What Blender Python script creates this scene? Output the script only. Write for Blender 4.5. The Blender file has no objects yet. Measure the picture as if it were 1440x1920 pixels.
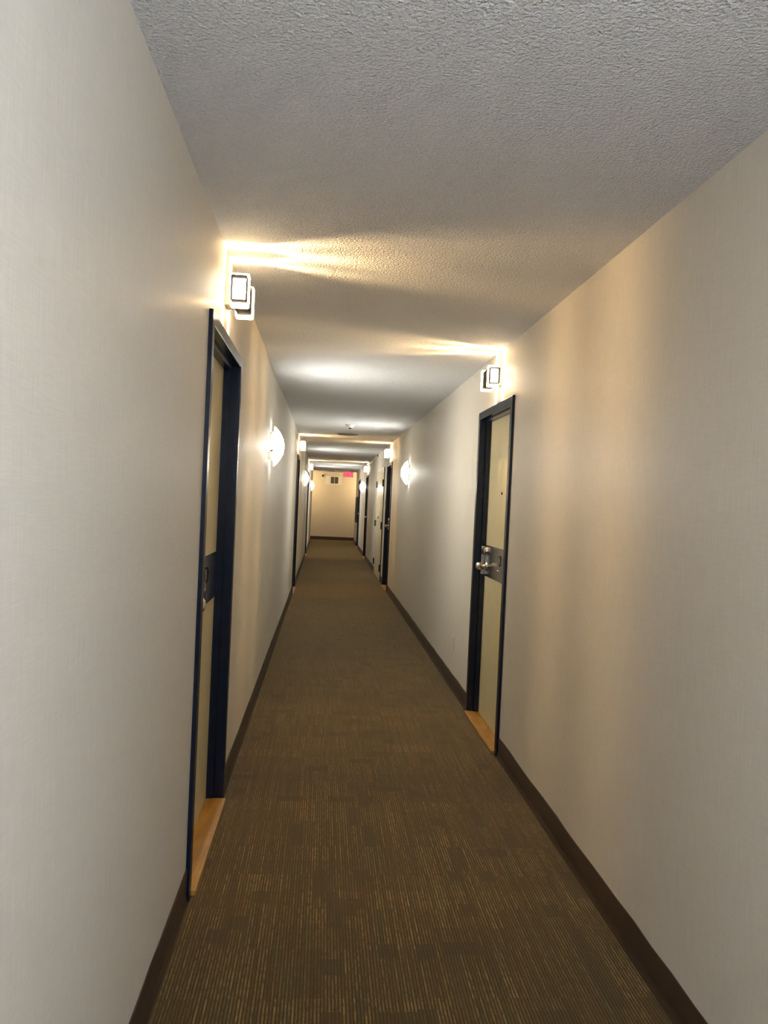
import bpy, bmesh, math, random
from mathutils import Vector, Matrix
random.seed(7)
scn = bpy.context.scene
C = scn.collection
PI = math.pi

# ------------------------------------------------------------------ camera
DL, DR, LEN, HGT, BACK = 0.4335, 1.0734, 28.03, 2.44, -4.6
TEE, XL, XR = 26.85, -3.2, 3.9       # the corridor ends in a cross passage
CAM_H, YAW, PITCH, ROLL, FPX = 1.4573, 0.0772, -0.0131, 0.0451, 1455.4
def cam_axes(yaw, pitch, roll):
    f = Vector((math.sin(yaw) * math.cos(pitch), math.cos(yaw) * math.cos(pitch), math.sin(pitch)))
    r = Vector((math.cos(yaw), -math.sin(yaw), 0)); u = r.cross(f)
    return r * math.cos(roll) + u * math.sin(roll), u * math.cos(roll) - r * math.sin(roll), f
cd = bpy.data.cameras.new('camera')
cam = bpy.data.objects.new('camera', cd); C.objects.link(cam)
cd.sensor_fit = 'VERTICAL'; cd.sensor_height = 36.0; cd.sensor_width = 27.0
cd.lens = FPX / 1920.0 * 36.0
cd.clip_start = 0.02; cd.clip_end = 100
_r, _u, _f = cam_axes(YAW, PITCH, ROLL)
cam.matrix_world = Matrix(((_r.x, _u.x, -_f.x, 0), (_r.y, _u.y, -_f.y, 0), (_r.z, _u.z, -_f.z, CAM_H), (0, 0, 0, 1)))
scn.camera = cam

# ------------------------------------------------------------------ world, exposure
w = bpy.data.worlds.new('world'); scn.world = w; w.use_nodes = True
w.node_tree.nodes['Background'].inputs['Color'].default_value = (0.5, 0.5, 0.52, 1)
w.node_tree.nodes['Background'].inputs['Strength'].default_value = 0.02
scn.view_settings.view_transform = 'Standard'
scn.view_settings.look = 'None'
scn.view_settings.exposure = 2.76
scn.view_settings.gamma = 1.0
scn.view_settings.use_curve_mapping = False
scn.cycles.use_denoising = True
scn.cycles.max_bounces = 7
scn.cycles.diffuse_bounces = 5
scn.cycles.adaptive_threshold = 0.12
scn.cycles.adaptive_min_samples = 20
scn.cycles.sample_clamp_indirect = 6.0

COOL = (1.0, 0.97, 0.87)       # the fluorescent sconces
DAY = (0.86, 0.95, 1.09)       # two daylight-white sconces added unseen behind the viewpoint
WARM = (1.0, 0.645, 0.31)       # the halogen lamps above the doors
DOME_STRENGTH = 55.0           # radiance of a sconce shade right in front of its bulb
DOME_EDGE = 2.2                # and towards its rim
SCONCE_BULB = 0.5              # watts, leaks out behind the shade
LAMP_BULB = 9.0                # watts, each of the two bulbs in a door lamp
LAMP_PANE = 2.5               # radiance of the frosted ends
LAMP_RIM = 11.5                 # radiance of the edge-lit plates

# ------------------------------------------------------------------ materials
def new_mat(name):
    m = bpy.data.materials.new(name); m.use_nodes = True
    nt = m.node_tree
    return m, nt, nt.nodes['Principled BSDF']
def N(nt, kind, **kw):
    n = nt.nodes.new(kind)
    for k, v in kw.items():
        if k == 'ins':
            for kk, vv in v.items(): n.inputs[kk].default_value = vv
        else: setattr(n, k, v)
    return n
def L(nt, a, b): nt.links.new(a, b)
def math_node(nt, op, a, b=None, c=None):
    n = N(nt, 'ShaderNodeMath', operation=op)
    for i, v in enumerate((a, b, c)):
        if v is None: continue
        if isinstance(v, (int, float)): n.inputs[i].default_value = v
        else: L(nt, v, n.inputs[i])
    return n.outputs[0]
def ramp(nt, fac, stops):
    n = N(nt, 'ShaderNodeValToRGB')
    e = n.color_ramp.elements
    while len(e) < len(stops): e.new(0.5)
    for i, (p, col) in enumerate(stops):
        e[i].position = p; e[i].color = (*col, 1) if len(col) == 3 else col
    L(nt, fac, n.inputs[0]); return n.outputs[0]
def mixc(nt, fac, a, b, mode='MIX'):
    n = N(nt, 'ShaderNodeMix', data_type='RGBA', blend_type=mode)
    for s, v in ((0, fac), (6, a), (7, b)):
        if isinstance(v, (int, float)): n.inputs[s].default_value = v
        elif isinstance(v, tuple): n.inputs[s].default_value = (*v, 1)
        else: L(nt, v, n.inputs[s])
    return n.outputs[2]
def coords(nt, scale=(1, 1, 1)):
    tc = N(nt, 'ShaderNodeTexCoord'); mp = N(nt, 'ShaderNodeMapping'); mp.inputs['Scale'].default_value = scale
    L(nt, tc.outputs['Object'], mp.inputs['Vector']); return mp.outputs[0]
def noise(nt, vec, scale=1.0, detail=2.0, rough=0.5):
    n = N(nt, 'ShaderNodeTexNoise', ins={'Scale': scale, 'Detail': detail, 'Roughness': rough})
    L(nt, vec, n.inputs['Vector']); return n.outputs['Fac']
def bump(nt, h, strength, dist, bsdf):
    b = N(nt, 'ShaderNodeBump', ins={'Strength': strength, 'Distance': dist})
    L(nt, h, b.inputs['Height']); L(nt, b.outputs[0], bsdf.inputs['Normal'])
def simple(name, col, rough=0.5, metal=0.0, grain=0.06, gscale=40.0, spec=0.5, bumpd=0.0, stretch=(1, 1, 1)):
    m, nt, b = new_mat(name)
    v = coords(nt, stretch)
    n = noise(nt, v, gscale, 3.0)
    d = tuple(c * (1 - grain) for c in col); l = tuple(min(1, c * (1 + grain)) for c in col)
    L(nt, ramp(nt, n, [(0.3, d), (0.7, l)]), b.inputs['Base Color'])
    b.inputs['Roughness'].default_value = rough; b.inputs['Metallic'].default_value = metal
    b.inputs['Specular IOR Level'].default_value = spec
    if bumpd: bump(nt, n, 0.6, bumpd, b)
    return m
def emissive(name, col, strength, base=(0.85, 0.85, 0.82)):
    m, nt, b = new_mat(name)
    n = noise(nt, coords(nt), 30.0, 2.0)
    L(nt, ramp(nt, n, [(0.2, tuple(c * 0.95 for c in base)), (0.8, base)]), b.inputs['Base Color'])
    b.inputs['Emission Color'].default_value = (*col, 1)
    b.inputs['Roughness'].default_value = 0.35
    b.inputs['Emission Strength'].default_value = strength
    return m

def wall_material():
    m, nt, b = new_mat('woven_vinyl_wallcovering')
    fine = noise(nt, coords(nt, (420, 420, 9)), 1.0, 1.0, 0.6)
    cross = noise(nt, coords(nt, (18, 18, 500)), 1.0, 1.0, 0.6)
    t = math_node(nt, 'ADD', math_node(nt, 'MULTIPLY', fine, 0.6), math_node(nt, 'MULTIPLY', cross, 0.4))
    L(nt, ramp(nt, t, [(0.32, (0.585, 0.545, 0.47)), (0.68, (0.675, 0.63, 0.55))]), b.inputs['Base Color'])
    b.inputs['Roughness'].default_value = 0.48
    b.inputs['Specular IOR Level'].default_value = 0.35
    return m
def ceiling_material():
    m, nt, b = new_mat('stippled_ceiling_plaster')
    v = coords(nt)
    n1 = noise(nt, v, 100.0, 3.0, 0.6)
    vo = N(nt, 'ShaderNodeTexVoronoi', feature='SMOOTH_F1', ins={'Scale': 130.0, 'Smoothness': 0.5})
    L(nt, v, vo.inputs['Vector'])
    blob = math_node(nt, 'SUBTRACT', 0.75, vo.outputs['Distance'])
    h = math_node(nt, 'ADD', math_node(nt, 'MULTIPLY', ramp(nt, n1, [(0.38, (0, 0, 0)), (0.62, (1, 1, 1))]), 0.6), math_node(nt, 'MULTIPLY', blob, 0.7))
    L(nt, ramp(nt, n1, [(0.3, (0.78, 0.79, 0.81)), (0.7, (0.86, 0.87, 0.89))]), b.inputs['Base Color'])
    b.inputs['Roughness'].default_value = 0.8
    b.inputs['Specular IOR Level'].default_value = 0.2
    bump(nt, h, 0.9, 0.0085, b)
    return m
def carpet_material():
    m, nt, b = new_mat('striped_brown_carpet_tile')
    tc = N(nt, 'ShaderNodeTexCoord'); sp = N(nt, 'ShaderNodeSeparateXYZ'); L(nt, tc.outputs['Object'], sp.inputs[0])
    x, y = sp.outputs[0], sp.outputs[1]
    def cell(sx, sy, ox=0.0, oy=0.0, seed=0.0, comp=0):
        cx = math_node(nt, 'FLOOR', math_node(nt, 'MULTIPLY', math_node(nt, 'ADD', x, ox), 1 / sx))
        cy = math_node(nt, 'FLOOR', math_node(nt, 'MULTIPLY', math_node(nt, 'ADD', y, oy), 1 / sy)) if sy else seed
        cm = N(nt, 'ShaderNodeCombineXYZ'); L(nt, cx, cm.inputs[0])
        if sy: L(nt, cy, cm.inputs[1])
        cm.inputs[2].default_value = seed
        wn = N(nt, 'ShaderNodeTexWhiteNoise', noise_dimensions='3D'); L(nt, cm.outputs[0], wn.inputs['Vector'])
        return wn.outputs['Value']
    period = 0.0104
    u = math_node(nt, 'FRACT', math_node(nt, 'MULTIPLY', x, 1 / period))
    rib = math_node(nt, 'SINE', math_node(nt, 'MULTIPLY', u, PI))                 # 0..1..0 across a rib
    line = ramp(nt, rib, [(0.55, (0, 0, 0)), (0.95, (1, 1, 1))])                  # the pale crest
    strong = cell(period, 0.25, seed=1.3)                                         # every yarn row has its own strength
    dash = noise(nt, coords(nt, (1 / period, 26, 1)), 1.0, 2.0, 0.7)
    pale = math_node(nt, 'MULTIPLY', line, math_node(nt, 'MULTIPLY', math_node(nt, 'ADD', math_node(nt, 'MULTIPLY', strong, 0.8), 0.2), ramp(nt, dash, [(0.35, (0.15,) * 3), (0.6, (1,) * 3)])))
    # plain dark patches cut into the stripes, three block sizes
    pa = math_node(nt, 'GREATER_THAN', cell(0.062, 0.085, 0.01, 0.02, 4.1), 0.955)
    pb = math_node(nt, 'GREATER_THAN', cell(0.125, 0.07, 0.04, 0.05, 9.7), 0.962)
    pc = math_node(nt, 'GREATER_THAN', cell(0.052, 0.21, 0.03, 0.11, 6.2), 0.965)
    patch = math_node(nt, 'MAXIMUM', math_node(nt, 'MAXIMUM', pa, pb), pc)
    half = math_node(nt, 'MULTIPLY', cell(0.25, 0.125, 0.06, 0.0, 2.2), 0.55)      # blocks with fainter lines
    keep = math_node(nt, 'MULTIPLY', math_node(nt, 'SUBTRACT', 1.0, math_node(nt, 'MULTIPLY', patch, 0.78)), math_node(nt, 'SUBTRACT', 1.0, half))
    pale = math_node(nt, 'MULTIPLY', pale, keep)
    ground = ramp(nt, cell(0.0208, 0.5, 0, 0.1, 5.5), [(0.0, (0.048, 0.025, 0.0035)), (0.35, (0.060, 0.029, 0.0036)), (0.7, (0.051, 0.030, 0.0050)), (1.0, (0.044, 0.029, 0.0048))])
    fib = noise(nt, coords(nt, (420, 190, 420)), 1.0, 1.0, 0.7)
    ground = mixc(nt, 1.0, ground, ramp(nt, fib, [(0.25, (0.3,) * 3), (0.75, (1.5,) * 3)]), 'MULTIPLY')
    ground = mixc(nt, math_node(nt, 'MULTIPLY', patch, 0.45), ground, (0.040, 0.023, 0.006))
    gutter = ramp(nt, rib, [(0.0, (0.35,) * 3), (0.45, (1,) * 3)])
    gk = mixc(nt, keep, (1.0, 1.0, 1.0), gutter)
    col = mixc(nt, pale, mixc(nt, 1.0, ground, gk, 'MULTIPLY'), (0.31, 0.195, 0.058))
    L(nt, col, b.inputs['Base Color'])
    b.inputs['Roughness'].default_value = 0.95
    b.inputs['Specular IOR Level'].default_value = 0.1
    b.inputs['Sheen Weight'].default_value = 0.46
    b.inputs['Sheen Roughness'].default_value = 0.45
    b.inputs['Sheen Tint'].default_value = (0.86, 0.70, 0.45, 1)
    h = math_node(nt, 'MULTIPLY', rib, 0.7)
    bump(nt, h, 0.6, 0.003, b)
    return m
def wood_material():
    m, nt, b = new_mat('varnished_oak')
    g = noise(nt, coords(nt, (60, 4, 60)), 1.0, 4.0, 0.6)
    k = noise(nt, coords(nt, (10, 7, 10)), 1.0, 3.0, 0.6)
    c = ramp(nt, g, [(0.3, (0.30, 0.150, 0.024)), (0.55, (0.42, 0.225, 0.040)), (0.75, (0.52, 0.30, 0.07))])
    c = mixc(nt, 1.0, c, ramp(nt, k, [(0.3, (0.75, 0.72, 0.7)), (0.6, (1, 1, 1))]), 'MULTIPLY')
    L(nt, c, b.inputs['Base Color'])
    b.inputs['Roughness'].default_value = 0.42
    bump(nt, g, 0.2, 0.0006, b)
    return m
def plate_material():
    # thick clear acrylic, edge-lit: lets the bulb through and glows
    m, nt, b = new_mat('edge_lit_acrylic')
    nt.nodes.remove(b)
    out = nt.nodes['Material Output']
    tr = N(nt, 'ShaderNodeBsdfTransparent', ins={'Color': (0.97, 0.98, 0.97, 1)})
    em = N(nt, 'ShaderNodeEmission', ins={'Strength': LAMP_RIM})
    em.inputs['Color'].default_value = (1.0, 0.73, 0.43, 1)
    gl = N(nt, 'ShaderNodeBsdfGlossy', ins={'Roughness': 0.1})
    a = N(nt, 'ShaderNodeMixShader', ins={'Fac': 0.28}); L(nt, tr.outputs[0], a.inputs[1]); L(nt, em.outputs[0], a.inputs[2])
    c = N(nt, 'ShaderNodeMixShader', ins={'Fac': 0.05}); L(nt, a.outputs[0], c.inputs[1]); L(nt, gl.outputs[0], c.inputs[2])
    L(nt, c.outputs[0], out.inputs['Surface'])
    return m

M = dict(
    wall=wall_material(), ceiling=ceiling_material(), carpet=carpet_material(), wood=wood_material(),
    base=simple('brown_rubber_base', (0.042, 0.024, 0.013), 0.5, 0, 0.12, 12.0),
    frame=simple('navy_black_enamel', (0.003, 0.009, 0.027), 0.25, 0, 0.15, 20.0, 0.35),
    door=simple('cream_door_paint', (0.56, 0.49, 0.29), 0.42, 0, 0.03, 8.0),
    closet=simple('ivory_gloss_paint', (0.70, 0.64, 0.46), 0.22, 0, 0.03, 8.0),
    steel=simple('brushed_stainless', (0.44, 0.42, 0.40), 0.2, 1.0, 0.08, 60.0, 0.5, 0.0, (1, 1, 14)),
    nickel=simple('satin_nickel', (0.66, 0.63, 0.58), 0.24, 1.0, 0.05, 30.0),
    bronze=simple('lamp_sleeve_metal', (0.022, 0.018, 0.0145), 0.8, 0.0, 0.1, 50.0, 0.04),
    bezel=simple('lamp_bezel_metal', (0.014, 0.009, 0.005), 0.85, 0.0, 0.1, 50.0, 0.04),
    tan=simple('tan_backplate', (0.22, 0.17, 0.13), 0.5, 0.0, 0.06, 30.0),
    black=simple('black_plastic', (0.012, 0.011, 0.011), 0.4, 0, 0.15, 30.0),
    white=simple('white_plastic', (0.72, 0.71, 0.68), 0.4, 0, 0.03, 20.0),
    ivory=simple('ivory_plastic', (0.66, 0.60, 0.48), 0.35, 0, 0.03, 20.0),
    taupe=simple('taupe_grille_with_shade', (0.27, 0.25, 0.21), 0.6, 0, 0.08, 120.0),  # side-lit shade of the speaker disc put into its colour
    dark=simple('dark_duct', (0.06, 0.055, 0.05), 0.6, 0, 0.2, 30.0),
    slat=simple('grille_slat_metal', (0.22, 0.2, 0.17), 0.45, 0.4, 0.1, 60.0),
    grey=simple('charcoal_panel', (0.075, 0.072, 0.068), 0.35, 0, 0.15, 15.0),
    cable=simple('white_cable_cover', (0.66, 0.62, 0.55), 0.45, 0, 0.04, 20.0),
    fill_warm_dome=emissive('lit_amber_opal_glass', (1.0, 0.70, 0.36), DOME_STRENGTH * 1.0),
    fill_warm_dome_edge=emissive('lit_amber_opal_glass_edge', (1.0, 0.70, 0.36), DOME_EDGE),
    fill_day_dome=emissive('lit_daylight_opal_glass', DAY, DOME_STRENGTH * 1.6),
    fill_day_dome_edge=emissive('lit_daylight_opal_glass_edge', DAY, DOME_EDGE * 8),
    dome_edge=emissive('lit_opal_glass_edge', COOL, DOME_EDGE),
    dome=emissive('lit_opal_glass', COOL, DOME_STRENGTH),
    pane=emissive('lit_frosted_glass', (1.0, 0.86, 0.66), LAMP_PANE),
    rim=plate_material(),
    exit_face=emissive('lit_exit_face', (1.0, 0.13, 0.22), 0.14, (0.7, 0.2, 0.25)),
    exit_letter=emissive('lit_exit_letter', (0.95, 0.012, 0.05), 0.13, (0.5, 0.02, 0.04)),
    exit_case=simple('exit_housing', (0.42, 0.10, 0.11), 0.5, 0, 0.06, 20.0),
)

# ------------------------------------------------------------------ mesh helpers
def box(bm, x0, x1, y0, y1, z0, z1, bev=0.0, seg=2):
    vs = [bm.verts.new((x, y, z)) for x in (x0, x1) for y in (y0, y1) for z in (z0, z1)]
    F = [(0, 1, 3, 2), (4, 6, 7, 5), (0, 4, 5, 1), (2, 3, 7, 6), (0, 2, 6, 4), (1, 5, 7, 3)]
    fs = [bm.faces.new([vs[i] for i in f]) for f in F]
    if bev:
        es = list({e for f in fs for e in f.edges})
        bmesh.ops.bevel(bm, geom=es, offset=bev, segments=seg, affect='EDGES', profile=0.5)
def lathe(bm, prof, seg=28, axis='X', origin=(0, 0, 0)):
    """prof: (radius, along-axis) pairs"""
    rings = []
    for r, a in prof:
        ring = []
        for i in range(seg):
            t = 2 * PI * i / seg
            p, q = r * math.cos(t), r * math.sin(t)
            co = (a, p, q) if axis == 'X' else ((p, a, q) if axis == 'Y' else (p, q, a))
            ring.append(bm.verts.new(Vector(co) + Vector(origin)))
        rings.append(ring)
    for k in range(len(rings) - 1):
        for i in range(seg):
            j = (i + 1) % seg
            bm.faces.new((rings[k][i], rings[k][j], rings[k + 1][j], rings[k + 1][i]))
    bmesh.ops.remove_doubles(bm, verts=bm.verts[:], dist=1e-6)
def tube(bm, pts, r, seg=10):
    pts = [Vector(p) for p in pts]; rings = []
    for i, p in enumerate(pts):
        d = (pts[min(i + 1, len(pts) - 1)] - pts[max(i - 1, 0)]).normalized()
        a = d.orthogonal().normalized() if i == 0 else (prev - d * prev.dot(d)).normalized()
        prev = a; b = d.cross(a)
        rings.append([bm.verts.new(p + a * r * math.cos(2 * PI * k / seg) + b * r * math.sin(2 * PI * k / seg)) for k in range(seg)])
    for i in range(len(rings) - 1):
        for k in range(seg):
            j = (k + 1) % seg
            bm.faces.new((rings[i][k], rings[i][j], rings[i + 1][j], rings[i + 1][k]))
    bm.faces.new(rings[0]); bm.faces.new(rings[-1])
def rrect(cx, cz, hw, hh, r, n=5):
    out = []
    for (sx, sz, a0) in ((1, 1, 0), (-1, 1, PI / 2), (-1, -1, PI), (1, -1, 3 * PI / 2)):
        for i in range(n + 1):
            a = a0 + i / n * PI / 2
            out.append((cx + sx * (hw - r) + r * math.cos(a), cz + sz * (hh - r) + r * math.sin(a)))
    return out
def ring_prism(bm, outer, inner, y0, y1):
    """a frame: outer and inner outlines in (x, z) of equal count, between y0 and y1"""
    n = len(outer)
    def row(pl, y): return [bm.verts.new((x, y, z)) for x, z in pl]
    o0, o1, i0, i1 = row(outer, y0), row(outer, y1), row(inner, y0), row(inner, y1)
    for k in range(n):
        j = (k + 1) % n
        for a, b in ((o0, o1), (o1, i1), (i1, i0), (i0, o0)):
            bm.faces.new((a[k], a[j], b[j], b[k]))
def prism_y(bm, outline, y0, y1):
    a = [bm.verts.new((x, y0, z)) for x, z in outline]; b = [bm.verts.new((x, y1, z)) for x, z in outline]
    n = len(a)
    for k in range(n): bm.faces.new((a[k], a[(k + 1) % n], b[(k + 1) % n], b[k]))
    bm.faces.new(a); bm.faces.new(b)
def obj(name, bm, mat, parent=None, smooth=False, label=None):
    bmesh.ops.recalc_face_normals(bm, faces=bm.faces[:])
    me = bpy.data.meshes.new(name); bm.to_mesh(me); bm.free()
    me.materials.append(M[mat] if isinstance(mat, str) else mat)
    if smooth:
        for p in me.polygons: p.use_smooth = True
        me.set_sharp_from_angle(angle=math.radians(35))
    o = bpy.data.objects.new(name, me); C.objects.link(o)
    if parent: o.parent = parent
    if label: o['label'] = label
    return o
def part(name, mat, parent, fn, smooth=False, label=None):
    bm = bmesh.new(); fn(bm); return obj(name, bm, mat, parent, smooth, label)
def tag(o, label, cat, group=None, kind=None):
    o['label'] = label; o['category'] = cat
    if group: o['group'] = group
    if kind: o['kind'] = kind
    return o
def thing(name, label, cat, loc=(0, 0, 0), rz=0.0, group=None, kind=None):
    o = bpy.data.objects.new(name, None); C.objects.link(o)
    o.empty_display_size = 0.1; o.location = loc; o.rotation_euler = (0, 0, rz)
    return tag(o, label, cat, group, kind)
def copy_tree(o, parent=None):
    c = o.copy(); C.objects.link(c)
    if parent: c.parent = parent
    for ch in list(o.children): copy_tree(ch, c)
    return c
def place(o, side, y, z=0.0):
    """local x points out of the wall into the corridor"""
    if side[0] == 'T':                                       # on the cross passage, facing the end wall
        o.location = (y, TEE, z); o.rotation_euler = (0, 0, PI / 2); return
    o.location = (-DL, y, z) if side == 'L' else (DR, y, z)
    o.rotation_euler = (0, 0, 0 if side == 'L' else PI)

# ------------------------------------------------------------------ the setting
DW, DH = 0.98, 2.11                                         # outer size of a door frame
LEFT_DOORS = [3.274, 12.2, 19.87]
RIGHT_DOORS = [4.9225, 12.97, 19.72, 24.03]
CL0, CL1 = 14.06, 15.80                                      # the closet with two leaves
T = 0.16                                                     # wall thickness

def wall_with_openings(name, label, x0, x1, gaps):
    bm = bmesh.new(); y = BACK
    for g0, g1, top in gaps:
        box(bm, x0, x1, y, g0, 0, HGT); box(bm, x0, x1, g0, g1, top, HGT); y = g1
    box(bm, x0, x1, y, TEE, 0, HGT)
    if x0 < 0: box(bm, XL, x0, TEE - 0.16, TEE, 0, HGT)
    else: box(bm, x1, XR, TEE - 0.16, TEE, 0, HGT)
    o = obj(name, bm, 'wall'); return tag(o, label, 'wall', kind='structure')
IN = 0.012                                                   # the frame laps over the wall
gl = [(c - DW / 2 + IN, c + DW / 2 - IN, DH - IN) for c in LEFT_DOORS]
gr = [(c - DW / 2 + IN, c + DW / 2 - IN, DH - IN) for c in RIGHT_DOORS[:2]] + [(CL0 + 0.02, CL1 - 0.02, 2.07)] + [(c - DW / 2 + IN, c + DW / 2 - IN, DH - IN) for c in RIGHT_DOORS[2:]]
wall_with_openings('wall_left', 'long beige vinyl-covered corridor wall on the left', -DL - T, -DL, gl)
wall_with_openings('wall_right', 'long beige vinyl-covered corridor wall on the right', DR, DR + T, gr)
bm = bmesh.new(); box(bm, XL, XR, LEN, LEN + 0.15, 0, HGT); box(bm, XL - 0.15, XL, TEE - 0.16, LEN + 0.15, 0, HGT); box(bm, XR, XR + 0.15, TEE - 0.16, LEN + 0.15, 0, HGT)
tag(obj('wall_far', bm, 'wall'), 'beige end wall closing the corridor under the exit sign', 'wall', kind='structure')
bm = bmesh.new(); box(bm, -DL - T, DR + T, BACK - 0.15, BACK, 0, HGT)
tag(obj('wall_back', bm, 'wall'), 'beige end wall of the corridor behind the viewpoint', 'wall', kind='structure')
bm = bmesh.new(); box(bm, -DL - T, DR + T, BACK - 0.15, TEE - 0.16, -0.1, 0); box(bm, XL - 0.15, XR + 0.15, TEE - 0.16, LEN + 0.15, -0.1, 0)
tag(obj('floor', bm, 'carpet'), 'brown striped carpet with darker plain patches along the corridor', 'floor', kind='structure')
bm = bmesh.new(); box(bm, -DL - T, DR + T, BACK - 0.15, TEE - 0.16, HGT, HGT + 0.1); box(bm, XL - 0.15, XR + 0.15, TEE - 0.16, LEN + 0.15, HGT, HGT + 0.1)
tag(obj('ceiling', bm, 'ceiling'), 'off-white stippled plaster ceiling of the corridor', 'ceiling', kind='structure')

def cove_base(bm, runs, side):
    """rubber base glued to the wall, slightly wavy at its top edge; side +1 = left wall"""
    xw = -DL if side > 0 else DR
    rnd = random.Random(3 if side > 0 else 5)
    for y0, y1 in runs:
        n = max(2, int((y1 - y0) / 0.14)); prev = None
        for i in range(n + 1):
            y = y0 + (y1 - y0) * i / n
            h = 0.117 + rnd.uniform(-0.0035, 0.0035); t = 0.0035 + rnd.uniform(0, 0.0035)
            prof = [(0, 0), (0.014, 0), (0.013, 0.004), (0.0075, 0.014), (0.0045, 0.03), (t, h - 0.004), (t * 0.6, h), (0, h)]
            row = [bm.verts.new((xw + side * a, y, z)) for a, z in prof]
            if prev:
                for k in range(len(row)): bm.faces.new((prev[k], prev[(k + 1) % len(row)], row[(k + 1) % len(row)], row[k]))
            else: bm.faces.new(row)
            prev = row
        bm.faces.new(prev)
def runs(gaps):
    out = []; y = BACK
    for a, b in gaps: out.append((y, a)); y = b
    out.append((y, TEE)); return out
bm = bmesh.new(); cove_base(bm, runs([(c - DW / 2, c + DW / 2) for c in LEFT_DOORS]), 1)
tag(obj('baseboard_left', bm, 'base', smooth=True), 'dark brown rubber baseboard along the left wall', 'baseboard', kind='structure')
bm = bmesh.new(); cove_base(bm, runs(sorted([(c - DW / 2, c + DW / 2) for c in RIGHT_DOORS] + [(CL0, CL1)])), -1)
tag(obj('baseboard_right', bm, 'base', smooth=True), 'dark brown rubber baseboard along the right wall', 'baseboard', kind='structure')
bm = bmesh.new(); box(bm, XL, XR, LEN - 0.008, LEN, 0, 0.117, 0.002)
tag(obj('baseboard_far', bm, 'base'), 'dark brown baseboard across the far end wall', 'baseboard', kind='structure')

# ------------------------------------------------------------------ apartment doors
FACE, STOP, DEEP = 0.05, 0.016, 0.064       # frame face, stop height, depth of the leaf behind the wall plane
def frame_piece(bm, which):
    hw = DW / 2
    # (inset from the outer edge, x) around the profile
    prof = [(0, 0.0), (0, 0.013), (0.004, 0.015), (FACE - 0.004, 0.015), (FACE, 0.012), (FACE, -0.028), (FACE + STOP, -0.031), (FACE + STOP, -DEEP + 0.001), (FACE + STOP, -0.14), (0.0125, -0.14), (0.0125, 0.0)]
    def pt(i, x, end):
        if which == 'head': return (x, (-(hw - i) if end == 0 else (hw - i)), DH - i)
        s = -1 if which == 'near' else 1
        return (x, s * (hw - i), 0.0 if end == 0 else DH - i)
    a = [bm.verts.new(pt(i, x, 0)) for i, x in prof]; b = [bm.verts.new(pt(i, x, 1)) for i, x in prof]
    n = len(a)
    for k in range(n): bm.faces.new((a[k], a[(k + 1) % n], b[(k + 1) % n], b[k]))
    bm.faces.new(a); bm.faces.new(b)
def d_ring(bm, y, z, w, h, x, r):
    pts = []
    for i in range(15):
        a = -PI / 2 + PI * i / 14
        pts.append((x, y + w * math.cos(a), z + h / 2 * math.sin(a)))
    pts.append((x, y - 0.002, z + h / 2)); 
    pts = [(x, y - 0.002, z - h / 2)] + pts
    tube(bm, pts, r, 8)
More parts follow.
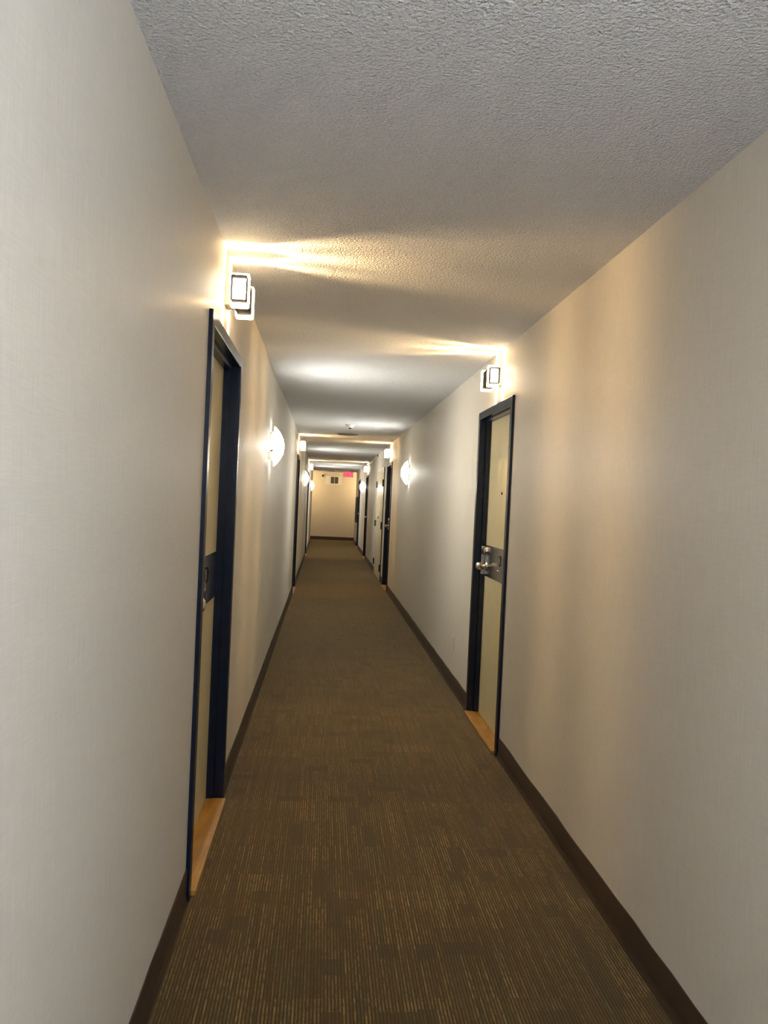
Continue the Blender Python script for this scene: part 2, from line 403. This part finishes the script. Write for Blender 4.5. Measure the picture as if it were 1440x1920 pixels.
def make_door():
    t = thing('door_1', '', 'door', kind='structure')
    for wh, nm in (('near', 'door_jamb'), ('far', 'door_jamb'), ('head', 'door_head')):
        part(nm, 'frame', t, lambda bm: frame_piece(bm, wh))
    hw = DW / 2 - FACE
    leaf = part('door_leaf', 'door', t, lambda bm: box(bm, -DEEP - 0.045, -DEEP, -hw + 0.003, hw - 0.003, 0.012, DH - FACE - 0.003, 0.0015, 1))
    part('lock_band', 'steel', leaf, lambda bm: box(bm, -DEEP, -DEEP + 0.0022, -hw + 0.004, hw - 0.02, 0.975, 1.19, 0.0008, 1), label='brushed steel band across the door')
    ky, kz = -hw + 0.075, 1.045
    def knob(bm):
        lathe(bm, [(0.0, 0.0), (0.034, 0.0), (0.034, 0.004), (0.028, 0.009), (0.0145, 0.014), (0.012, 0.03), (0.0135, 0.033), (0.022, 0.037), (0.0275, 0.045), (0.0295, 0.054), (0.027, 0.064), (0.018, 0.0715), (0.008, 0.0745), (0.0, 0.075)], 28, 'X', (-DEEP + 0.002, ky, kz))
    part('door_knob', 'nickel', leaf, knob, True, label='round satin nickel knob')
    def bolt(bm):
        lathe(bm, [(0.0, 0.0), (0.031, 0.0), (0.030, 0.012), (0.026, 0.020), (0.016, 0.024), (0.0, 0.025)], 28, 'X', (-DEEP + 0.002, ky, 1.15))
        box(bm, -DEEP + 0.026, -DEEP + 0.0275, ky - 0.0015, ky + 0.0015, 1.143, 1.157)
    part('deadbolt', 'nickel', leaf, bolt, True, label='domed deadbolt cylinder')
    # centre knocker: a squarish plate with raised rim and a drop ring
    def kplate(bm):
        o = rrect(0.045, 1.092, 0.062, 0.053, 0.006, 3); i = rrect(0.045, 1.092, 0.055, 0.046, 0.004, 3)
        b2 = bmesh.new(); ring_prism(b2, o, i, 0, 0.006); prism_y(b2, i, 0.0, 0.003)
        me = bpy.data.meshes.new('tmp'); b2.to_mesh(me); b2.free()
        me.transform(Matrix(((0, 1, 0, -DEEP + 0.002), (1, 0, 0, 0), (0, 0, 1, 0), (0, 0, 0, 1))))
        bm.from_mesh(me); bpy.data.meshes.remove(me)
    part('knocker_plate', 'steel', leaf, kplate, label='small raised plate at the middle of the band')
    part('knocker_ring', 'bezel', leaf, lambda bm: d_ring(bm, 0.066, 1.112, 0.035, 0.062, -DEEP + 0.013, 0.0035), True)
    part('peephole', 'bezel', leaf, lambda bm: lathe(bm, [(0.0, 0.003), (0.004, 0.003), (0.006, 0.005), (0.0085, 0.004), (0.009, 0.0)], 16, 'X', (-DEEP, 0.0, 1.545)), True)
    jamb = [c for c in t.children if c.name.startswith('door_jamb')][0]
    part('strike_plate', 'steel', jamb, lambda bm: box(bm, -DEEP + 0.004, -0.034, -hw + STOP - 0.0005, -hw + STOP + 0.0015, 0.985, 1.18), label='steel strike plate on the jamb')
    def sill(bm):
        box(bm, -DEEP - 0.02, 0.03, -hw - 0.002, hw - 0.008, 0.0, 0.02, 0.002, 2)
    part('threshold', 'wood', t, sill, True, label='varnished oak threshold board')
    return t
DOOR_LABELS = {
    ('L', 0): 'cream door in deep navy-black frame nearest on the left wall',
    ('L', 1): 'navy-framed door in the middle of the left wall past the first dome sconce',
    ('L', 2): 'farthest navy-framed door on the left wall',
    ('R', 0): 'cream door with steel lock band nearest on the right wall',
    ('R', 1): 'navy-framed door on the right wall beside the ivory double doors',
    ('R', 2): 'navy-framed door on the right wall just past the ivory double doors',
    ('R', 3): 'farthest black-framed door on the right wall beside the dark panel'}
proto_door = make_door(); k = 0
for side, ys in (('L', LEFT_DOORS), ('R', RIGHT_DOORS)):
    for i, y in enumerate(ys):
        o = proto_door if k == 0 else copy_tree(proto_door)
        k += 1; o.name = 'door_%d' % k
        o['label'] = DOOR_LABELS[(side, i)]; o['group'] = 'apartment doors along the corridor'
        place(o, side, y)

# ------------------------------------------------------------------ the closet with two leaves
t = thing('door_8', 'ivory double closet doors with black hinges on the right wall', 'door', kind='structure')
cw = CL1 - CL0; hw = cw / 2
for s in (-1, 1): part('door_jamb', 'closet', t, lambda bm: box(bm, -0.10, 0.010, min(s * hw, s * (hw - 0.035)), max(s * hw, s * (hw - 0.035)), 0, 2.085, 0.002, 1))
part('door_head', 'closet', t, lambda bm: box(bm, -0.10, 0.0105, -hw, hw, 2.05, 2.09, 0.002, 1))
for s in (-1, 1):
    lf = part('door_leaf', 'closet', t, lambda bm: box(bm, -0.030, 0.014, min(s * 0.003, s * (hw - 0.040)), max(s * 0.003, s * (hw - 0.040)), 0.015, 2.045, 0.003, 2))
    for z in (1.80, 1.02, 0.245):
        def hinge(bm):
            box(bm, 0.0105, 0.0175, min(s * (hw - 0.075), s * (hw + 0.0)), max(s * (hw - 0.075), s * (hw + 0.0)), z - 0.062, z + 0.062, 0.001, 1)
            tube(bm, [(0.026, s * (hw - 0.037), z - 0.064), (0.026, s * (hw - 0.037), z + 0.064)], 0.0125, 12)
        part('hinge', 'black', lf, hinge)
    if s == -1:
        part('keyhole_lock', 'black', lf, lambda bm: lathe(bm, [(0.0, 0.0), (0.022, 0.0), (0.022, 0.01), (0.016, 0.014), (0.0, 0.014)], 18, 'X', (0.014, -0.07, 1.15)), True)
        part('pull_handle', 'nickel', lf, lambda bm: tube(bm, [(0.014, -0.06, 1.095), (0.035, -0.06, 1.09), (0.038, -0.06, 1.05), (0.035, -0.06, 1.01), (0.014, -0.06, 1.005)], 0.005, 8), True)
for s in (-1, 1): part('dark_gap_strip', 'black', t, lambda bm: box(bm, 0.0, 0.0125, min(s * (hw - 0.0405), s * (hw - 0.0345)), max(s * (hw - 0.0405), s * (hw - 0.0345)), 0.0, 2.05))  # black strips put the dark gap beside each leaf into colour
part('frame_edge', 'black', t, lambda bm: box(bm, 0.0, 0.0135, hw + 0.0002, hw + 0.006, 0.0, 2.09), label='black strip drawing the dark gap line at the closet frame edge')  # same dark gap line, drawn as a black strip
place(t, 'R', (CL0 + CL1) / 2)

# ------------------------------------------------------------------ box lamps above the doors
def make_lamp():
    t = thing('wall_lamp', '', 'lamp')
    cx, hx, hz = 0.0655, 0.031, 0.049          # opening: centre out from the wall, half width, half height
    part('back_plate', 'tan', t, lambda bm: box(bm, 0.0, 0.036, -0.05, 0.05, -0.046, 0.046, 0.003, 2))
    bo = rrect(cx, 0, hx - 0.001, hz + 0.005, 0.006); bi = rrect(cx, 0, hx - 0.004, hz + 0.002, 0.004)
    part('sleeve', 'bronze', t, lambda bm: ring_prism(bm, bo, bi, -0.081, 0.081), label='dull metal sleeve')
    po = rrect(cx, 0, hx + 0.0060, hz + 0.0175, 0.009); pi_ = rrect(cx, 0, hx - 0.002, hz - 0.002, 0.005)
    zo = rrect(cx, 0, hx, hz, 0.005); zi = rrect(cx, 0, hx - 0.003, hz - 0.003, 0.004)
    for s in (-1, 1):
        def span(a, b): return (min(s * a, s * b), max(s * a, s * b))
        pl = part('glass_plate', 'rim', t, lambda bm: (ring_prism(bm, po, pi_, *span(0.0813, 0.0910)), ring_prism(bm, po, pi_, *span(0.0968, 0.1065))), label='glowing clear plate around the lamp end')
        part('spacer', 'bezel', pl, lambda bm: ring_prism(bm, rrect(cx, 0, hx + 0.0064, hz + 0.0179, 0.0094), pi_, *span(0.0914, 0.0964)))
        bz = part('end_bezel', 'bezel', t, lambda bm: ring_prism(bm, zo, zi, *span(0.1068, 0.146)), label='dark metal snout of the lamp end')
        part('frosted_pane', 'pane', bz, lambda bm: prism_y(bm, rrect(cx, 0, hx - 0.0015, hz - 0.0015, 0.004), *span(0.1060, 0.1085)), label='frosted lit pane')
        ld = bpy.data.lights.new('bulb', 'POINT'); ld.energy = LAMP_BULB; ld.color = WARM; ld.shadow_soft_size = 0.0055
        lo = bpy.data.objects.new('bulb', ld); C.objects.link(lo); lo.parent = t; lo.location = (cx, s * 0.0939, 0.0)
    return t
LAMPS = [('L', 3.21, 'box-shaped metal wall lamp above the nearest left door'),
         ('R', 4.85, 'box-shaped metal wall lamp above the nearest right door'),
         ('L', 12.08, 'box-shaped wall lamp above the middle left door'),
         ('R', 12.92, 'box-shaped wall lamp above the right door beside the ivory double doors'),
         ('L', 19.95, 'box-shaped wall lamp above the farthest left door'),
         ('R', 19.68, 'box-shaped wall lamp above the right door just past the ivory double doors'),
         ('L', -3.3, 'added unseen box-shaped wall lamp on the left wall behind the viewpoint')]  # last lamp is added out of view for its light
proto = make_lamp()
for i, (s, y, lab) in enumerate(LAMPS):
    o = proto if i == 0 else copy_tree(proto)
    o['label'] = lab; o['group'] = 'box lamps above the doors'; place(o, s, y, 2.264)

# ------------------------------------------------------------------ dome sconces
def make_sconce(shade='dome', col=COOL):
    t = thing('dome_sconce', '', 'sconce')
    part('wall_pan', 'white', t, lambda bm: (box(bm, 0.0, 0.018, -0.085, 0.085, -0.105, 0.105, 0.004, 2), box(bm, 0.010, 0.034, -0.086, -0.083, -0.105, 0.105), box(bm, 0.010, 0.034, 0.083, 0.086, -0.105, 0.105)))
    a, d, th = 0.154, 0.076, 0.005
    R = (a * a + d * d) / (2 * d)
    prof = [(a * (1 - i / 14), 0.030 + math.sqrt(R * R - (a * (1 - i / 14)) ** 2) - (R - d)) for i in range(15)]
    def skin(bm, pr): lathe(bm, pr + [(r * 0.975, x - 0.002) for r, x in reversed(pr)] + [pr[0]], 36, 'X')
    gs = part('glass_shade', shade + '_edge', t, lambda bm: skin(bm, prof[:9]), True, label='lit opal glass dome')
    part('shade_centre', shade, gs, lambda bm: lathe(bm, prof[8:], 36, 'X'), True, label='brightest middle of the dome')
    part('light_block_liner', 'white', t, lambda bm: lathe(bm, [(0.1555, 0.0305), (0.1555, 0.0265)] + [(r * 0.972, x - 0.0025) for r, x in prof] + [(r * 0.95, x - th) for r, x in reversed(prof[:-1])] + [(0.1555, 0.0265)], 36, 'X'), True)  # added opaque inner shell, keeps the dome's glow off the wall behind
    part('lamp_holder', 'white', t, lambda bm: lathe(bm, [(0.0, 0.018), (0.02, 0.018), (0.018, 0.028), (0.0, 0.03)], 16, 'X'), True)
    for s in (-1, 1):
        part('rim_screw', 'bronze', t, lambda bm: tube(bm, [(0.012, s * 0.085, -0.04), (0.024, s * 0.140, -0.04), (0.029, s * 0.158, -0.04)], 0.0045, 8), True)
    for z in (0.0,):
        ld = bpy.data.lights.new('sconce_bulb', 'POINT'); ld.energy = SCONCE_BULB; ld.color = col; ld.shadow_soft_size = 0.008
        lo = bpy.data.objects.new('sconce_bulb', ld); C.objects.link(lo); lo.parent = t; lo.location = (0.070, 0.0, z)
    return t
SCONCES = [('L', 6.03, 'lit white dome sconce on the left wall past the nearest left door'),
           ('R', 9.95, 'lit white dome sconce on the right wall before the navy-framed door'),
           ('L', 15.4, 'lit white dome sconce on the left wall past the middle left door'),
           ('R', 21.7, 'lit white dome sconce on the right wall before the dark panel'),
           ('L', 23.3, 'farthest lit white dome sconce on the left wall near the end wall')]
proto = make_sconce()
for i, (s, y, lab) in enumerate(SCONCES):
    o = proto if i == 0 else copy_tree(proto)
    o['label'] = lab; o['group'] = 'dome sconces along the corridor'; place(o, s, y, 1.845)

proto = make_sconce('fill_day_dome', DAY)  # sconces added out of view to light the near walls and ceiling
for i, (s, y, lab) in enumerate([('R', -0.55, 'added unseen daylight-white dome sconce on the right wall behind the viewpoint'), ('L', -1.1, 'added unseen daylight-white dome sconce on the left wall behind the viewpoint')]):
    o = proto if i == 0 else copy_tree(proto)
    o['label'] = lab; o['group'] = 'added daylight sconces behind the viewpoint'; place(o, s, y, 1.845)
proto = make_sconce('fill_warm_dome', WARM)  # sconces added around the corners, unseen, to warm the end wall
for i, (s, x, lab) in enumerate([('TL', -DL - 0.42, 'added unseen amber dome sconce around the left corner of the far cross passage'), ('TR', DR + 0.42, 'added unseen amber dome sconce around the right corner of the far cross passage')]):
    o = proto if i == 0 else copy_tree(proto)
    o['label'] = lab; o['group'] = 'added amber sconces in the cross passage'; place(o, s, x, 2.02)

# ------------------------------------------------------------------ ceiling fittings
def make_detector(y, lab):
    t = thing('smoke_detector', lab, 'smoke detector', (0.29, y, HGT), 0, 'ceiling smoke detectors')
    part('mounting_base', 'white', t, lambda bm: lathe(bm, [(0.0, 0.0), (0.062, 0.0), (0.062, -0.008), (0.056, -0.012), (0.0, -0.012)], 28, 'Z'), True)
    part('detector_head', 'white', t, lambda bm: lathe(bm, [(0.0, -0.012), (0.05, -0.012), (0.05, -0.026), (0.042, -0.036), (0.03, -0.040), (0.0, -0.041)], 28, 'Z'), True)
    part('sensor_cage', 'black', t, lambda bm: lathe(bm, [(0.0, -0.040), (0.018, -0.040), (0.018, -0.050), (0.010, -0.055), (0.0, -0.055)], 18, 'Z'), True)
make_detector(10.12, 'white smoke detector on the ceiling just before the round speaker')
make_detector(25.7, 'small white smoke detector on the ceiling near the exit sign')
t = thing('ceiling_speaker', 'round speaker grille with its shade in the taupe colour, set flat on the ceiling', 'speaker', (0.302, 11.56, HGT))
part('speaker_rim', 'taupe', t, lambda bm: lathe(bm, [(0.145, 0.0), (0.162, 0.0), (0.160, -0.010), (0.148, -0.014), (0.143, -0.010), (0.143, 0.0)], 40, 'Z'), True)
part('speaker_grille', 'taupe', t, lambda bm: lathe(bm, [(0.0, -0.010), (0.08, -0.0095), (0.145, -0.007), (0.145, 0.0), (0.0, 0.0)], 40, 'Z'), True)

# cable along the top of the right wall
pts = [(DR - 0.008, 16.05, 2.405), (DR - 0.008, 16.7, 2.40), (DR - 0.008, 17.5, 2.375), (DR - 0.008, 18.3, 2.372), (DR - 0.008, 19.0, 2.388), (DR - 0.008, 19.5, 2.402), (DR - 0.008, 21.0, 2.404), (DR - 0.008, 23.4, 2.408), (DR - 0.008, 26.0, 2.418), (DR - 0.008, 26.8, 2.42)]
t = thing('surface_cable', 'thin white cable running along the top of the right wall', 'cable', (0, 0, 0))
part('cable_run', 'cable', t, lambda bm: tube(bm, pts, 0.0085, 8), True)
part('cable_end', 'black', t, lambda bm: lathe(bm, [(0.0, -0.03), (0.013, -0.03), (0.013, 0.0), (0.0, 0.0)], 14, 'Y', (DR - 0.013, 16.05, 2.405)), True)

# ------------------------------------------------------------------ exit sign, camera and vent at the far end
t = thing('exit_sign', 'glowing red exit sign hanging from the ceiling at the far end', 'sign', (0.755, 26.0, HGT))
part('ceiling_canopy', 'white', t, lambda bm: box(bm, -0.07, 0.07, -0.03, 0.03, -0.03, 0.0, 0.004, 2))
bd = part('sign_housing', 'exit_case', t, lambda bm: box(bm, -0.168, 0.168, -0.024, 0.024, -0.206, -0.03, 0.005, 2))
part('sign_face', 'exit_face', bd, lambda bm: box(bm, -0.158, 0.158, -0.0265, -0.0235, -0.197, -0.039, 0.001, 1))
def letters(bm):
    y0, y1 = -0.030, -0.0262; zb, zt = -0.178, -0.058; wd = 0.016
    def bar(x0, x1, z0, z1): box(bm, x0, x1, y0, y1, z0, z1)
    def diag(xa, za, xb, zb_):
        v = [(xa - wd * 0.62, za), (xa + wd * 0.62, za), (xb + wd * 0.62, zb_), (xb - wd * 0.62, zb_)]
        prism_y(bm, v, y0, y1)
    e = -0.140                                             # E
    bar(e, e + wd, zb, zt)
    for z in (zb, (zb + zt) / 2 - wd / 2, zt - wd): bar(e + wd, e + 0.056, z, z + wd)
    xl, xr = -0.058, -0.004                                # X
    diag(xl, zt, xr, zb); diag(xr, zt, xl, zb)
    bar(0.026, 0.026 + wd, zb, zt)                         # I
    bar(0.064, 0.134, zt - wd, zt); bar(0.091, 0.091 + wd, zb, zt - wd)   # T
part('sign_letters', 'exit_letter', bd, letters, label='red capital letters EXIT')

t = thing('security_camera', 'white dome security camera with black lens high on the end wall', 'camera', (-0.093, LEN, 2.297))
part('camera_base', 'white', t, lambda bm: lathe(bm, [(0.0, 0.0), (0.062, 0.0), (0.062, -0.018), (0.055, -0.026), (0.0, -0.026)], 26, 'Y'), True)
part('camera_body', 'white', t, lambda bm: lathe(bm, [(0.0, -0.02), (0.052, -0.026), (0.063, -0.045), (0.066, -0.065), (0.060, -0.085), (0.045, -0.100), (0.0, -0.104)], 26, 'Y'), True)
part('camera_lens', 'black', t, lambda bm: lathe(bm, [(0.0, -0.095), (0.040, -0.098), (0.039, -0.107), (0.022, -0.112), (0.0, -0.113)], 22, 'Y'), True)
part('camera_cable', 'cable', t, lambda bm: tube(bm, [(0.055, -0.008, 0.03), (0.12, -0.006, 0.038), (0.28, -0.006, 0.036), (0.40, -0.006, 0.045), (0.5, -0.006, 0.13)], 0.005, 8), True)

t = thing('wall_vent', 'cream air vent with dark centre grille high on the end wall', 'vent', (0.297, LEN, 2.152))
part('vent_flange', 'white', t, lambda bm: ring_prism(bm, rrect(0, 0, 0.285, 0.150, 0.006, 2), rrect(0.033, 0.001, 0.134, 0.119, 0.002, 2), -0.014, 0.0))
part('duct_box', 'dark', t, lambda bm: box(bm, -0.101, 0.167, -0.002, -0.0005, -0.118, 0.120))
part('mullion', 'white', t, lambda bm: box(bm, 0.024, 0.040, -0.018, -0.003, -0.118, 0.120, 0.001, 1))
for i in range(9):
    x = -0.09 + i * 0.0305
    if abs(x - 0.032) < 0.012: continue
    part('vent_slat', 'slat', t, lambda bm: box(bm, x - 0.004, x + 0.004, -0.013, -0.003, -0.118, 0.120, 0.0, 1))

# ------------------------------------------------------------------ small wall items
def make_outlet():
    t = thing('wall_outlet', '', 'outlet')
    cp = part('cover_plate', 'ivory', t, lambda bm: box(bm, 0.0, 0.006, -0.036, 0.036, -0.058, 0.058, 0.0025, 2))
    for z in (-0.02, 0.02):
        sk = part('socket', 'ivory', t, lambda bm: lathe(bm, [(0.0, 0.006), (0.017, 0.006), (0.0165, 0.0085), (0.0, 0.0085)], 18, 'X', (0, 0, z)), True)
        for y in (-0.006, 0.006): part('slot', 'black', sk, lambda bm: box(bm, 0.0083, 0.0089, y - 0.001, y + 0.001, z - 0.004, z + 0.006))
    part('cover_screw', 'nickel', t, lambda bm: lathe(bm, [(0.0, 0.006), (0.003, 0.006), (0.0025, 0.0075), (0.0, 0.0078)], 10, 'X'), True)
    return t
o = make_outlet(); o['label'] = 'beige electrical outlet low on the right wall before the nearest right door'; o['group'] = 'wall outlets'; place(o, 'R', 6.11, 0.365)
o['label'] = 'beige electrical outlet low on the right wall just past the nearest right door'
o2 = copy_tree(o); o2['label'] = 'small beige electrical outlet low on the right wall past the ivory double doors'; place(o2, 'R', 17.24, 0.345)

t = thing('framed_panel', 'dark grey framed panel hanging on the right wall near the far end', 'panel')
part('panel_frame', 'black', t, lambda bm: ring_prism(bm, [(x, z) for x, z in rrect(0, 0, 0.5, 0.41, 0.005, 2)], [(x, z) for x, z in rrect(0, 0, 0.45, 0.36, 0.004, 2)], 0.0, 0.045))
part('panel_board', 'grey', t, lambda bm: box(bm, -0.452, 0.452, 0.004, 0.02, -0.362, 0.362))
for c in t.children: c.rotation_euler = (0, 0, -PI / 2)
place(t, 'R', 25.2, 1.165)
